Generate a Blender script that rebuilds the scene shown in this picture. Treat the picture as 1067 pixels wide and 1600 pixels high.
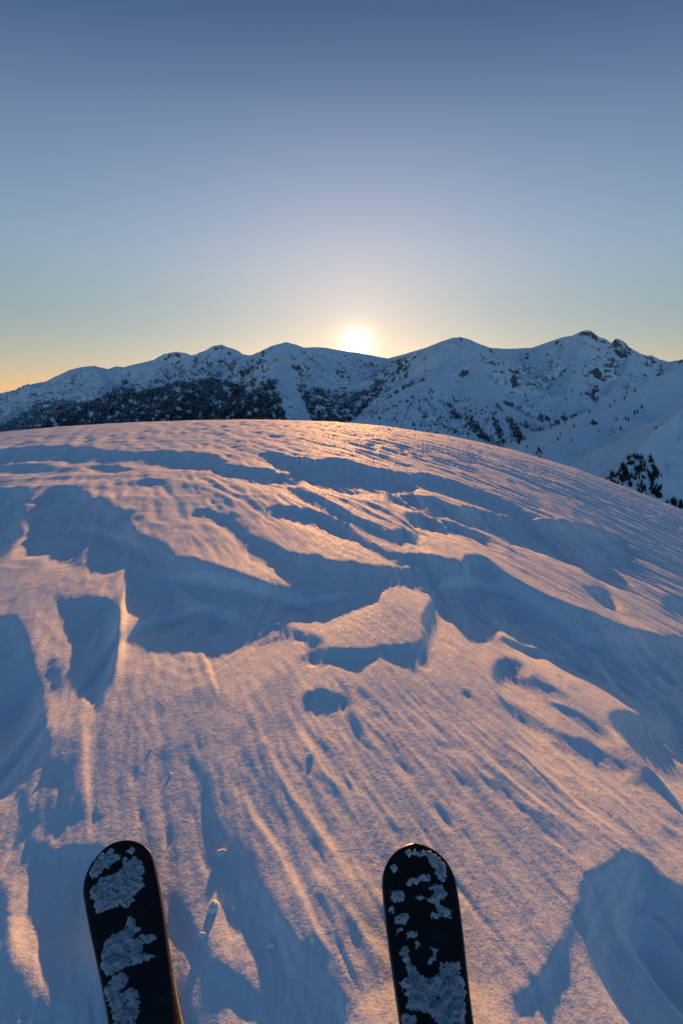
import bpy, math, random
import numpy as np

# ------------------------------------------------------------------ clear
for o in list(bpy.data.objects):
    bpy.data.objects.remove(o, do_unlink=True)
scene = bpy.context.scene
COL = scene.collection
random.seed(7)
rng = np.random.default_rng(7)

# ------------------------------------------------------------------ camera
FPX, PITCH, HCAM = 900.0, math.radians(11.0), 0.87      # focal length in photo pixels, tilt, height above the snow
cam_d = bpy.data.cameras.new('camera')
cam_d.sensor_fit = 'VERTICAL'
cam_d.sensor_height = 36.0
cam_d.lens = FPX / 1600.0 * 36.0
cam_d.clip_start = 0.02
cam_d.clip_end = 60000.0
cam = bpy.data.objects.new('camera', cam_d)
cam.location = (0, 0, HCAM)
cam.rotation_euler = (math.pi / 2 - PITCH, 0, 0)
COL.objects.link(cam)
scene.camera = cam

CP, SP = math.cos(PITCH), math.sin(PITCH)
def ray(px, py):
    """direction (not unit) seen at a photo pixel"""
    a = (np.asarray(px, float) - 533.5) / FPX
    b = (800.0 - np.asarray(py, float)) / FPX
    return a, CP + b * SP, -SP + b * CP
def pix(x, y, z):
    """photo pixel of a world point"""
    f = y * CP - (z - HCAM) * SP
    b = y * SP + (z - HCAM) * CP
    f = np.where(f > 1e-3, f, 1e-3)
    return 533.5 + FPX * x / f, 800.0 - FPX * b / f
def far(px, py, D):
    x, y, z = ray(px, py)
    k = D / np.hypot(x, y)
    return float(x * k), float(y * k), float(HCAM + z * k)

# ------------------------------------------------------------------ sun and sky
sx, sy, sz = ray(557.0, 538.5)
SUN_AZ = math.atan2(float(sx), float(sy))
SUN_EL = math.atan2(float(sz), math.hypot(float(sx), float(sy)))
TE = math.tan(SUN_EL)
sd = bpy.data.lights.new('sun', 'SUN')
sd.energy = 5.0
sd.color = (1.0, 0.46, 0.14)
sd.angle = math.radians(0.53)
sun = bpy.data.objects.new('sun', sd)
sun.rotation_euler = (math.pi / 2 - SUN_EL, 0, math.pi - SUN_AZ)
sun.location = (0, 0, 50)
COL.objects.link(sun)

world = bpy.data.worlds.new('World')
scene.world = world
world.use_nodes = True
wn, wl = world.node_tree.nodes, world.node_tree.links
wn.clear()
w_out = wn.new('ShaderNodeOutputWorld')
w_bg = wn.new('ShaderNodeBackground')
sky = wn.new('ShaderNodeTexSky')
sky.sky_type = 'NISHITA'
sky.sun_disc = False
sky.sun_elevation = SUN_EL
sky.sun_rotation = SUN_AZ
sky.altitude = 2200.0
sky.air_density = 1.0
sky.dust_density = 0.5
sky.ozone_density = 3.0
w_bg.inputs['Strength'].default_value = 0.25
# clear, dry mountain air at dusk: a deeper blue aloft, a paler and warmer band low down, the same all round
s_tc = wn.new('ShaderNodeTexCoord'); s_sep = wn.new('ShaderNodeSeparateXYZ')
wl.new(s_tc.outputs['Generated'], s_sep.inputs[0])
s_rmp = wn.new('ShaderNodeValToRGB'); s_rmp.color_ramp.interpolation = 'B_SPLINE'
SKY_BANDS = [(0.0, (.46, .245, .19)), (.13, (.45, .30, .215)), (.23, (.70, .43, .315)), (.385, (.62, .42, .35)), (.52, (.145, .17, .205))]
for k_ in range(3): s_rmp.color_ramp.elements.new(0.2 + 0.1 * k_)
for e_, (p_, c_) in zip(s_rmp.color_ramp.elements, SKY_BANDS):
    e_.position = p_
for e_, (p_, c_) in zip(s_rmp.color_ramp.elements, SKY_BANDS):
    e_.position = p_; e_.color = (*c_, 1)
wl.new(s_sep.outputs['Z'], s_rmp.inputs[0])
s_tint = wn.new('ShaderNodeMix'); s_tint.data_type = 'RGBA'; s_tint.blend_type = 'MULTIPLY'
s_tint.inputs[0].default_value = 1.0
wl.new(sky.outputs[0], s_tint.inputs[6])
s_mix = wn.new('ShaderNodeMix'); s_mix.data_type = 'RGBA'
s_mix.inputs[6].default_value = (0.47, 0.47, 0.47, 1)
wl.new(s_rmp.outputs[0], s_mix.inputs[7])
wl.new(s_mix.outputs[2], s_tint.inputs[7])
wl.new(s_tint.outputs[2], w_bg.inputs['Color'])
# the sun itself: a disc with its aureole
tc = wn.new('ShaderNodeTexCoord')
dot = wn.new('ShaderNodeVectorMath'); dot.operation = 'DOT_PRODUCT'
nrm = wn.new('ShaderNodeVectorMath'); nrm.operation = 'NORMALIZE'
wl.new(tc.outputs['Generated'], nrm.inputs[0])
wl.new(nrm.outputs[0], dot.inputs[0])
dot.inputs[1].default_value = (math.sin(SUN_AZ) * math.cos(SUN_EL), math.cos(SUN_AZ) * math.cos(SUN_EL), math.sin(SUN_EL))
def wmath(op, a, b=None, clamp=False):
    n = wn.new('ShaderNodeMath'); n.operation = op; n.use_clamp = clamp
    for i, v in enumerate((a, b)):
        if v is None: continue
        if isinstance(v, (int, float)): n.inputs[i].default_value = v
        else: wl.new(v, n.inputs[i])
    return n.outputs[0]
wl.new(wmath('MINIMUM', wmath('MAXIMUM', wmath('ADD', wmath('MULTIPLY', dot.outputs['Value'], 0.9), 0.35), 0.0), 1.0), s_mix.inputs[0])   # the low warm band fades away from the sun's side
ang = wmath('ARCCOSINE', wmath('MINIMUM', dot.outputs['Value'], 0.9999999))
deg = wmath('MULTIPLY', ang, 180.0 / math.pi)
disc = wmath('MULTIPLY', wmath('LESS_THAN', deg, 0.30), 40.0)
near = wmath('MULTIPLY', wmath('POWER', 2.718, wmath('MULTIPLY', deg, -2.4)), 5.6)
wide = wmath('MULTIPLY', wmath('POWER', 2.718, wmath('MULTIPLY', deg, -0.06)), 0.05)
halo = wmath('MULTIPLY', wmath('POWER', 2.718, wmath('MULTIPLY', deg, -0.65)), 0.32)
glow = wmath('ADD', wmath('ADD', wmath('ADD', disc, near), wide), halo)
bg2 = wn.new('ShaderNodeBackground')
bg2.inputs['Color'].default_value = (1.0, 0.84, 0.62, 1)
wl.new(glow, bg2.inputs['Strength'])
addw = wn.new('ShaderNodeAddShader')
wl.new(w_bg.outputs[0], addw.inputs[0]); wl.new(bg2.outputs[0], addw.inputs[1])
wl.new(addw.outputs[0], w_out.inputs['Surface'])

scene.view_settings.view_transform = 'Standard'
scene.view_settings.look = 'None'
scene.view_settings.gamma = 1.0
scene.view_settings.exposure = 0.75

# ------------------------------------------------------------------ noise
def _h(ix, iy, seed):
    n = (ix.astype(np.int64) * 374761393 + iy.astype(np.int64) * 668265263 + seed * 974634777) & 0xFFFFFFFF
    n = ((n ^ (n >> 13)) * 1274126177) & 0xFFFFFFFF
    n = n ^ (n >> 16)
    return (n & 0xFFFFFF) / float(0x1000000)
def noise(x, y, seed=0):
    """gradient noise, about -1..1"""
    ix, iy = np.floor(x), np.floor(y)
    fx, fy = x - ix, y - iy
    u = fx * fx * fx * (fx * (fx * 6 - 15) + 10)
    v = fy * fy * fy * (fy * (fy * 6 - 15) + 10)
    def g(ox, oy):
        a = _h(ix + ox, iy + oy, seed) * 2 * math.pi
        return np.cos(a) * (fx - ox) + np.sin(a) * (fy - oy)
    a = g(0, 0) * (1 - u) + g(1, 0) * u
    b = g(0, 1) * (1 - u) + g(1, 1) * u
    return 1.5 * (a * (1 - v) + b * v)
def fbm(x, y, octv=4, seed=0, gain=0.5):
    s, a, t = 0.0, 1.0, 0.0
    for i in range(octv):
        s = s + a * noise(x * 2 ** i + 17.3 * i, y * 2 ** i - 9.1 * i, seed + i)
        t += a; a *= gain
    return s / t
def sst(a, b, x):
    t = np.clip((x - a) / (b - a), 0, 1)
    return t * t * (3 - 2 * t)

# ------------------------------------------------------------------ mesh helpers
def mesh_from_arrays(name, co, quads=None, tris=None):
    me = bpy.data.meshes.new(name)
    co = np.asarray(co, np.float32)
    me.vertices.add(len(co))
    me.vertices.foreach_set('co', co.ravel())
    loops, starts, tot = [], [], 0
    if quads is not None and len(quads):
        q = np.asarray(quads, np.int32); loops.append(q.ravel())
        starts.append(tot + 4 * np.arange(len(q))); tot += 4 * len(q)
    if tris is not None and len(tris):
        t = np.asarray(tris, np.int32); loops.append(t.ravel())
        starts.append(tot + 3 * np.arange(len(t))); tot += 3 * len(t)
    loops = np.concatenate(loops); starts = np.concatenate(starts).astype(np.int32)
    me.loops.add(len(loops)); me.loops.foreach_set('vertex_index', loops)
    me.polygons.add(len(starts)); me.polygons.foreach_set('loop_start', starts)
    me.update(calc_edges=True)
    me.validate()
    return me
def smooth(me):
    me.polygons.foreach_set('use_smooth', np.ones(len(me.polygons), bool))
def obj(name, me, mat=None, parent=None, **props):
    o = bpy.data.objects.new(name, me)
    COL.objects.link(o)
    if mat is not None and me is not None:
        me.materials.clear(); me.materials.append(mat)
    if parent is not None: o.parent = parent
    for k, v in props.items(): o[k] = v
    return o

# ------------------------------------------------------------------ materials
def new_mat(name):
    m = bpy.data.materials.new(name); m.use_nodes = True
    nt = m.node_tree
    return m, nt.nodes, nt.links, nt.nodes['Principled BSDF']
def ramp(n, stops):
    r = n.new('ShaderNodeValToRGB')
    while len(r.color_ramp.elements) < len(stops): r.color_ramp.elements.new(0.5)
    for e, (p, c) in zip(r.color_ramp.elements, stops):
        e.position = p; e.color = c if len(c) == 4 else (*c, 1)
    return r

def mat_snow():
    m, n, l, b = new_mat('wind_packed_snow')
    b.inputs['Roughness'].default_value = 0.75
    b.inputs['IOR'].default_value = 1.31
    b.inputs['Specular IOR Level'].default_value = 0.2
    g = n.new('ShaderNodeNewGeometry')
    big = n.new('ShaderNodeTexNoise'); big.inputs['Scale'].default_value = 2.3; big.inputs['Detail'].default_value = 6
    l.new(g.outputs['Position'], big.inputs['Vector'])
    cr = ramp(n, [(0.3, (0.85, 0.88, 0.92)), (0.7, (0.89, 0.91, 0.94))])
    l.new(big.outputs[0], cr.inputs[0]); l.new(cr.outputs[0], b.inputs['Base Color'])
    # grain of packed crystals, wind-combed fine ribs and lone glinting facets
    f1 = n.new('ShaderNodeTexNoise'); f1.inputs['Scale'].default_value = 230; f1.inputs['Detail'].default_value = 3
    f2 = n.new('ShaderNodeTexNoise'); f2.inputs['Scale'].default_value = 70; f2.inputs['Detail'].default_value = 4
    mp = n.new('ShaderNodeMapping'); mp.inputs['Rotation'].default_value = (0, 0, math.radians(-22)); mp.inputs['Scale'].default_value = (1.5, 0.16, 1)
    l.new(g.outputs['Position'], mp.inputs['Vector'])
    f3 = n.new('ShaderNodeTexNoise'); f3.inputs['Scale'].default_value = 38; f3.inputs['Detail'].default_value = 5
    l.new(g.outputs['Position'], f1.inputs['Vector']); l.new(g.outputs['Position'], f2.inputs['Vector']); l.new(mp.outputs[0], f3.inputs['Vector'])
    b1 = n.new('ShaderNodeBump'); b1.inputs['Strength'].default_value = 0.5; b1.inputs['Distance'].default_value = 0.0009
    b2 = n.new('ShaderNodeBump'); b2.inputs['Strength'].default_value = 0.5; b2.inputs['Distance'].default_value = 0.0022
    b3 = n.new('ShaderNodeBump'); b3.inputs['Strength'].default_value = 0.6; b3.inputs['Distance'].default_value = 0.0040
    l.new(f1.outputs[0], b1.inputs['Height']); l.new(f2.outputs[0], b2.inputs['Height']); l.new(f3.outputs[0], b3.inputs['Height'])
    vo = n.new('ShaderNodeTexVoronoi'); vo.inputs['Scale'].default_value = 420
    l.new(g.outputs['Position'], vo.inputs['Vector'])
    sp = n.new('ShaderNodeSeparateColor'); l.new(vo.outputs['Color'], sp.inputs[0])
    gt = n.new('ShaderNodeMath'); gt.operation = 'GREATER_THAN'; gt.inputs[1].default_value = 0.993; l.new(sp.outputs[0], gt.inputs[0])
    rr = n.new('ShaderNodeMapRange'); rr.inputs[3].default_value = 0.86; rr.inputs[4].default_value = 0.45; l.new(gt.outputs[0], rr.inputs[0]); l.new(rr.outputs[0], b.inputs['Roughness'])
    rs = n.new('ShaderNodeMapRange'); rs.inputs[3].default_value = 0.06; rs.inputs[4].default_value = 0.22; l.new(gt.outputs[0], rs.inputs[0]); l.new(rs.outputs[0], b.inputs['Specular IOR Level'])
    f4 = n.new('ShaderNodeTexNoise'); f4.inputs['Scale'].default_value = 13; f4.inputs['Detail'].default_value = 7; f4.inputs['Roughness'].default_value = 0.62
    m4 = n.new('ShaderNodeMapping'); m4.inputs['Rotation'].default_value = (0, 0, math.radians(-22)); m4.inputs['Scale'].default_value = (1.6, 0.38, 1)
    l.new(g.outputs['Position'], m4.inputs['Vector']); l.new(m4.outputs[0], f4.inputs['Vector'])
    b4 = n.new('ShaderNodeBump'); b4.inputs['Strength'].default_value = 0.6; b4.inputs['Distance'].default_value = 0.014
    l.new(f4.outputs[0], b4.inputs['Height']); l.new(b4.outputs[0], b3.inputs['Normal'])
    l.new(b3.outputs[0], b2.inputs['Normal']); l.new(b2.outputs[0], b1.inputs['Normal']); l.new(b1.outputs[0], b.inputs['Normal'])
    return m
def mat_mountain():
    m, n, l, b = new_mat('mountain_snow_and_rock')
    b.inputs['Roughness'].default_value = 0.8
    b.inputs['Specular IOR Level'].default_value = 0.1
    g = n.new('ShaderNodeNewGeometry')
    at = n.new('ShaderNodeAttribute'); at.attribute_name = 'rock'
    nz = n.new('ShaderNodeTexNoise'); nz.inputs['Scale'].default_value = 0.03; nz.inputs['Detail'].default_value = 8; nz.inputs['Roughness'].default_value = 0.65
    l.new(g.outputs['Position'], nz.inputs['Vector'])
    mm = n.new('ShaderNodeMath'); mm.operation = 'MULTIPLY_ADD'; mm.inputs[1].default_value = 1.1; mm.inputs[2].default_value = -0.55
    l.new(nz.outputs[0], mm.inputs[0])
    ad = n.new('ShaderNodeMath'); ad.operation = 'ADD'
    l.new(at.outputs['Fac'], ad.inputs[0]); l.new(mm.outputs[0], ad.inputs[1])
    cr = ramp(n, [(0.42, (0.82, 0.87, 0.94)), (0.58, (0.11, 0.10, 0.095))])
    l.new(ad.outputs[0], cr.inputs[0]); l.new(cr.outputs[0], b.inputs['Base Color'])
    bp = n.new('ShaderNodeBump'); bp.inputs['Strength'].default_value = 0.6; bp.inputs['Distance'].default_value = 9.0
    l.new(nz.outputs[0], bp.inputs['Height']); l.new(bp.outputs[0], b.inputs['Normal'])
    return m
def mat_flat(name, c, rough=0.7, spec=0.3, var=0.25, scale=8.0, metal=0.0):
    m, n, l, b = new_mat(name)
    b.inputs['Roughness'].default_value = rough
    b.inputs['Specular IOR Level'].default_value = spec
    b.inputs['Metallic'].default_value = metal
    t = n.new('ShaderNodeTexCoord')
    nz = n.new('ShaderNodeTexNoise'); nz.inputs['Scale'].default_value = scale; nz.inputs['Detail'].default_value = 6
    l.new(t.outputs['Object'], nz.inputs['Vector'])
    cr = ramp(n, [(0.3, tuple(v * (1 - var) for v in c)), (0.7, tuple(min(1, v * (1 + var)) for v in c))])
    l.new(nz.outputs[0], cr.inputs[0]); l.new(cr.outputs[0], b.inputs['Base Color'])
    return m
M_SNOW = mat_snow()
M_MTN = mat_mountain()
M_CONIFER = mat_flat('conifer_needles', (0.020, 0.024, 0.016), 0.9, 0.05, 0.4, 0.2)
M_BARK = mat_flat('conifer_bark', (0.06, 0.045, 0.035), 0.9, 0.05, 0.3, 2.0)

# ------------------------------------------------------------------ the snow dome
# base shape: slope and curvature of the summit by direction, so that its brow stands where it is seen
brow = [(-150, 690), (0, 676), (100, 667), (200, 661), (300, 657.5), (380, 656), (450, 657), (520, 660), (600, 667), (700, 682), (800, 704), (900, 734), (1000, 772), (1067, 799), (1200, 856)]
_bx = np.array([b[0] for b in brow], float); _by = np.array([b[1] for b in brow], float)
rx, ry, rz = ray(_bx, _by)
BAZ, BTAN = np.arctan2(rx, ry), rz / np.hypot(rx, ry)
DT = 36.0
KC = 2 * HCAM / DT ** 2
def base_z(x, y):
    r = np.hypot(x, y)
    az = np.arctan2(x, np.maximum(y, 0.02 * r + 1e-6))
    s = np.interp(az, BAZ, BTAN) + math.sqrt(2 * HCAM * KC)
    z = s * r * r * r / (r * r + 2.5) - 0.5 * KC * r * r
    # the ground is a little lower by the outer ski
    z = z - 0.03 * np.exp(-(((x + 0.42) / 0.40) ** 2 + ((y - 0.55) / 0.75) ** 2)) + 0.012 * np.exp(-(((x - 0.14) / 0.30) ** 2 + ((y - 0.5) / 0.6) ** 2))
    return z

# --- hollows and scarps that the low sun leaves in shade (outlines measured on the ground, given by photo pixel)
POLY = [
 [(0,706),(67,702),(111,701),(145,704),(182,711),(216,710),(250,708),(294,711),(335,716),(360,731),(400,734),(427,739),(448,748),(478,757),(461,763),(411,760),(380,755),(360,748),(320,738),(256,734),(202,726),(148,728),(101,723),(50,725),(0,729),(-80,735),(-80,708)],
 [(397,709),(427,712),(461,719),(495,723),(529,723),(562,729),(576,734),(616,743),(640,748),(657,744),(691,751),(720,761),(760,775),(800,792),(830,808),(842,820),(800,815),(760,800),(720,788),(684,775),(654,765),(647,773),(603,773),(589,775),(549,777),(505,768),(471,756),(451,746),(427,731),(407,719)],
 [(600,779),(640,777),(680,783),(707,797),(741,800),(791,815),(849,825),(882,822),(923,832),(963,840),(980,856),(987,869),(977,886),(957,883),(950,886),(943,893),(963,903),(943,910),(923,903),(909,891),(869,876),(835,862),(785,845),(774,839),(741,829),(720,822),(664,808),(637,798),(610,792)],
 [(627,808),(660,812),(700,822),(720,826),(760,850),(790,870),(760,860),(720,839),(690,838),(664,834),(645,826)],
 [(412,802),(422,795),(451,797),(485,803),(508,810),(539,825),(559,839),(583,852),(610,866),(650,869),(684,876),(720,884),(720,895),(664,893),(626,887),(603,876),(576,861),(552,849),(522,839),(488,825),(454,817),(427,812)],
 [(444,766),(471,770),(498,782),(519,793),(549,809),(576,819),(603,832),(616,834),(630,829),(640,837),(656,839),(656,856),(640,852),(627,856),(603,849),(576,839),(542,825),(515,809),(488,795),(461,782)],
 # the long sweeping hollow across the middle
 [(293,804),(317,798),(360,808),(374,819),(394,839),(421,852),(448,866),(475,871),(502,874),(508,881),(549,883),(576,888),(626,891),(657,895),(707,887),(724,887),(727,875),(741,873),(761,880),(788,900),(822,921),(869,944),(909,958),(943,971),(977,987),(1004,995),(1044,1003),(1067,1002),(1150,1010),(1150,1140),(1067,1116),(1048,1112),(1031,1124),(1028,1114),(1011,1112),(990,1100),(963,1089),(916,1062),(869,1035),(839,1012),(815,1008),(795,992),(778,985),(771,1002),(754,1008),(734,1005),(707,976),(690,968),(684,968),(686,988),(674,1008),(670,1044),(653,1046),(650,1057),(616,1040),(593,1030),(576,1042),(559,1056),(535,1046),(508,1042),(492,1042),(461,1034),(481,1024),(485,1019),(535,1019),(576,1018),(596,1013),(630,1012),(657,1007),(665,988),(657,975),(674,941),(672,931),(640,922),(616,918),(596,927),(593,941),(549,954),(508,971),(471,971),(427,965),(403,968),(444,978),(475,992),(502,1000),(508,1008),(485,1017),(471,1003),(441,1003),(407,1012),(390,1010),(360,1018),(337,1024),(304,1017),(243,1012),(216,997),(187,1002),(236,956),(216,957),(202,950),(194,937),(197,890),(168,896),(152,892),(140,880),(149,848),(143,846),(122,892),(101,883),(91,869),(54,866),(44,849),(49,839),(47,809),(57,782),(71,770),(94,765),(118,767),(135,777),(155,783),(172,795),(182,804),(206,802),(216,812),(219,819),(189,811),(202,822),(216,839),(236,846),(256,856),(270,873),(304,879),(337,890),(360,897),(411,914),(461,926),(441,907),(424,890),(394,877),(380,860),(360,830),(331,815),(297,807)],
 [(-60,768),(0,765),(20,765),(41,771),(44,778),(38,795),(33,820),(33,840),(20,850),(0,880),(-60,890)],
 [(-40,733),(0,733),(67,730),(118,738),(101,743),(50,743),(0,739),(-40,739)],
 [(132,733),(159,729),(216,738),(236,740),(159,741)],
 [(170,756),(202,758),(219,751),(256,753),(270,761),(243,763),(216,766),(192,766)],
 [(290,755),(320,775),(335,785),(360,788),(360,794),(325,788),(305,770)],
 [(-80,965),(0,968),(15,965),(30,978),(37,995),(50,1045),(62,1085),(68,1140),(78,1191),(101,1208),(118,1235),(120,1248),(95,1228),(84,1230),(70,1225),(55,1203),(38,1203),(40,1240),(42,1262),(60,1290),(30,1320),(25,1290),(14,1245),(0,1240),(-80,1250)],
 [(84,927),(98,934),(118,944),(125,933),(169,941),(175,958),(182,978),(184,1005),(175,1049),(169,1076),(152,1076),(142,1052),(128,1025),(115,1002),(101,975),(91,958)],
 [(69,1032),(88,1032),(93,1049),(98,1076),(98,1096),(91,1096),(78,1076),(69,1059)],
 [(145,1076),(165,1078),(160,1095),(150,1120),(145,1110)],
 [(471,1095),(480,1085),(510,1084),(540,1090),(556,1103),(529,1117),(502,1121),(471,1115)],
 [(540,1112),(560,1130),(582,1180),(560,1165),(545,1140)],
 [(668,1151),(684,1160),(711,1171),(694,1178)], [(700,1208),(722,1220),(745,1240),(720,1234)],
 [(668,1255),(690,1265),(715,1295),(695,1290)], [(600,1285),(625,1295),(640,1318),(618,1308)],
 [(570,1110),(590,1118),(600,1125),(580,1122)], [(525,1062),(540,1075),(548,1088),(536,1082)], [(555,1075),(572,1085),(578,1094),(563,1090)],
 [(768,1062),(774,1039),(791,1034),(818,1035),(822,1049),(808,1059),(842,1066),(882,1086),(896,1096),(859,1093),(818,1079),(791,1069),(780,1083)],
 [(776,1090),(795,1103),(818,1120),(845,1137),(882,1154),(923,1164),(930,1174),(963,1191),(994,1201),(987,1215),(967,1211),(940,1211),(920,1195),(896,1181),(882,1168),(855,1151),(822,1141),(788,1117)],
 [(835,1090),(896,1114),(943,1144),(977,1168),(970,1173),(926,1154),(882,1120)],
 [(977,1228),(1014,1220),(1012,1228),(987,1234)], [(855,1161),(882,1174),(898,1188),(869,1174)],
 [(716,1083),(732,1082),(742,1096),(728,1094)],
 [(952,1120),(970,1117),(1001,1122),(1021,1129),(1038,1129),(1048,1112),(1067,1116),(1150,1140),(1150,1225),(1067,1225),(1049,1229),(1011,1198),(987,1174),(974,1154),(958,1137)],
 [(914,925),(935,922),(955,935),(964,957),(940,950)], [(1038,945),(1050,938),(1067,942),(1130,960),(1130,985),(1067,968),(1045,960)],
 [(1033,1282),(1067,1290),(1067,1297)], [(1033,1299),(1048,1301),(1067,1319),(1067,1326),(1044,1314)],
 [(916,1374),(943,1364),(974,1342),(997,1342),(1017,1357),(1031,1374),(1067,1391),(1150,1410),(1150,1690),(985,1690),(973,1600),(957,1566),(940,1532),(930,1499),(909,1492),(903,1539),(896,1566),(889,1600),(880,1650),(780,1640),(791,1600),(795,1566),(818,1549),(835,1541),(842,1529),(889,1458),(896,1445),(909,1414)],
 [(283,1165),(292,1165),(322,1225),(334,1280),(360,1330),(411,1404),(461,1482),(512,1536),(569,1600),(600,1650),(500,1650),(465,1600),(427,1546),(394,1492),(370,1445),(350,1400),(335,1350),(318,1290),(312,1230)],
 [(256,1385),(275,1410),(300,1450),(318,1468),(330,1510),(360,1525),(395,1553),(445,1600),(480,1650),(283,1650),(272,1540),(262,1470)],
 [(80,1345),(85,1335),(105,1330),(150,1328),(170,1335),(175,1400),(190,1500),(200,1650),(62,1650),(62,1600),(66,1585),(103,1570),(90,1530),(70,1470),(62,1420),(50,1380),(40,1345),(45,1310),(60,1318)],
 [(-20,1380),(0,1380),(8,1420),(25,1540),(15,1520),(5,1480),(-20,1470)],
 [(248,1180),(256,1170),(262,1190),(260,1215),(254,1225),(252,1200)],
]
# thin raised wind ribs (polyline by photo pixel, height m, half width m)
RIBS = [
 ([(380,1080),(400,1130),(420,1180),(450,1240),(480,1280),(520,1335),(560,1400),(610,1480)], .0052, .018),
 ([(335,1180),(360,1230),(395,1285),(432,1335),(455,1380),(490,1460),(520,1500),(570,1570)], .0055, .018),
 ([(466,1125),(480,1160),(500,1195),(540,1240)], .004, .012),
 ([(780,1110),(800,1150),(850,1210),(900,1260),(960,1310),(1010,1355)], .0050, .016),
 ([(690,1100),(740,1165),(790,1220),(850,1270),(900,1310)], .0045, .016),
 ([(740,1085),(790,1160),(830,1200),(870,1240)], .003, .010),
 ([(880,1160),(930,1220),(985,1270),(1050,1340)], .0035, .012),
 ([(196,888),(190,940),(186,1000),(175,1070)], .024, .026),
 ([(150,1060),(143,1110),(131,1140),(131,1210),(134,1255),(140,1300)], .007, .013),
 ([(320,980),(316,1010),(330,1060),(340,1100)], .007, .013),
 ([(20,1350),(14,1440),(25,1500),(30,1560)], .008, .03), ([(58,1420),(58,1500),(66,1590)], .006, .02),
 ([(470,1340),(520,1400),(580,1480),(620,1540)], .0035, .016), ([(540,1330),(580,1390),(620,1450)], .003, .014),
 ([(948,1130),(975,1165),(1010,1205),(1067,1250)], .02, .02),
]
# raster of the outlines, one cell a photo pixel
RX0, RY0, RW, RHH = -80, 640, 1240, 1060
mask_img = np.zeros((RHH, RW), bool)
for P in POLY:
    P = np.array(P, float)
    x0, x1 = max(int(P[:, 0].min()) - 1 - RX0, 0), min(int(P[:, 0].max()) + 2 - RX0, RW)
    y0, y1 = max(int(P[:, 1].min()) - 1 - RY0, 0), min(int(P[:, 1].max()) + 2 - RY0, RHH)
    gx, gy = np.meshgrid(np.arange(x0, x1) + RX0, np.arange(y0, y1) + RY0 + 0.37)
    ins = np.zeros(gx.shape, bool)
    for (ax, ay), (bx, by) in zip(P, np.roll(P, -1, 0)):
        if ay == by: continue
        c = ((ay > gy) != (by > gy)) & (gx < (bx - ax) * (gy - ay) / (by - ay) + ax)
        ins ^= c
    mask_img[y0:y1, x0:x1] |= ins

# grid: v runs towards the sun, u across; spacing grows with distance
def spaced_u(du, u0, umax):
    n = int(u0 / du * math.asinh(umax / u0))
    t = np.arange(-n, n + 1)
    return u0 * np.sinh(t * du / u0)
U = spaced_u(0.0036, 0.62, 62.0)
vs = [-1.4]
while vs[-1] < 95.0:
    v = vs[-1]
    # about one row a picture row near the feet, and never coarser than 0.45 m
    if v < 0.30: d = 0.03
    else: d = min(max(0.0036, 0.0036 * (v / 0.6) ** 1.25), 0.40)
    vs.append(v + d)
V = np.array(vs)
SA, CA = math.sin(SUN_AZ), math.cos(SUN_AZ)
UU, VV = np.meshgrid(U, V)
XX, YY = UU * CA + VV * SA, -UU * SA + VV * CA
BZ = base_z(XX, YY)
NV, NU = UU.shape
RR = np.hypot(XX, YY)

# wind-aligned coordinates
WA = math.radians(21.0)
wa = XX * math.sin(WA) - YY * math.cos(WA)        # along the wind
wc = XX * math.cos(WA) + YY * math.sin(WA)        # across it
warp = fbm(wa * 0.9, wc * 1.6, 3, 50)
warp2 = fbm(wa * 0.9 + 40, wc * 1.6, 3, 60)

# outside of the picture and in the far field the hollows are random
rand_m = fbm(wa * 0.75 + 3 + 0.5 * warp, wc * 3.0 + 0.5 * warp2, 3, 11) > 0.26
rough_x = fbm(wa * 9, wc * 22, 3, 70)
rough_y = fbm(wa * 9 + 31, wc * 22, 3, 80)

def mask_at(Z):
    px, py = pix(XX, YY, Z)
    sc = np.clip(3.2 - 0.0 * px, 1, 4)
    px = px + sc * 1.1 * rough_x; py = py + sc * 0.8 * rough_y
    ix = np.round(px - RX0).astype(np.int64); iy = np.round(py - RY0).astype(np.int64)
    ok = (ix >= 0) & (ix < RW) & (iy >= 45) & (iy < RHH) & (YY > 0.2)
    m = np.zeros(px.shape, bool)
    m[ok] = mask_img[iy[ok], ix[ok]]
    return np.where(ok, m, rand_m & (RR > 0.9))

DVr = np.empty(NV); DVr[:-1] = V[1:] - V[:-1]; DVr[-1] = DVr[-2]
SC = np.clip(V / 2.0, 0.5, 6.0)                        # feature scale grows away from the feet
def relief(M):
    # run lengths along the light: ds since the lip, de to the far end of the shade
    ds = np.zeros(M.shape, np.float64); de = np.zeros(M.shape, np.float64)
    for i in range(NV - 2, -1, -1): ds[i] = np.where(M[i], ds[i + 1] + DVr[i], 0)
    for i in range(1, NV): de[i] = np.where(M[i], de[i - 1] + DVr[i - 1], 0)
    L = ds + de
    # lips are drawn up a little before they break
    T = np.zeros(M.shape)
    cur = np.zeros(NU); ell = np.full(NU, 0.3)
    for i in range(NV):
        cand = np.where(M[i], 0.72 * TE * np.minimum(L[i], 2.5), 0)
        cur = cur * np.exp(-DVr[i] / ell)
        up = cand >= cur
        cur = np.where(up, cand, cur); ell = np.where(up, 0.15 + 0.45 * L[i], ell)
        T[i] = cur
    Z = np.zeros(M.shape)
    z = np.zeros(NU)
    for i in range(NV - 2, -1, -1):
        dv = DVr[i]
        tgt = T[i]
        lam = 1.0 / (0.10 + 0.16 * SC[i])
        rate = np.clip(TE + (tgt - z) * lam, 0.022, 0.19 + 0.14 * float(sst(2.2, 4.5, V[i])))
        z = np.where(M[i], z - TE * dv, z + (rate - TE) * dv)
        Z[i] = z
    dip = np.where(M, 1.0 / (1.0 / (0.55 * ds + 1e-6) + 1.0 / (0.075 * de + 1e-6)), 0)
    return Z - np.minimum(dip, 0.14)
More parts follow.
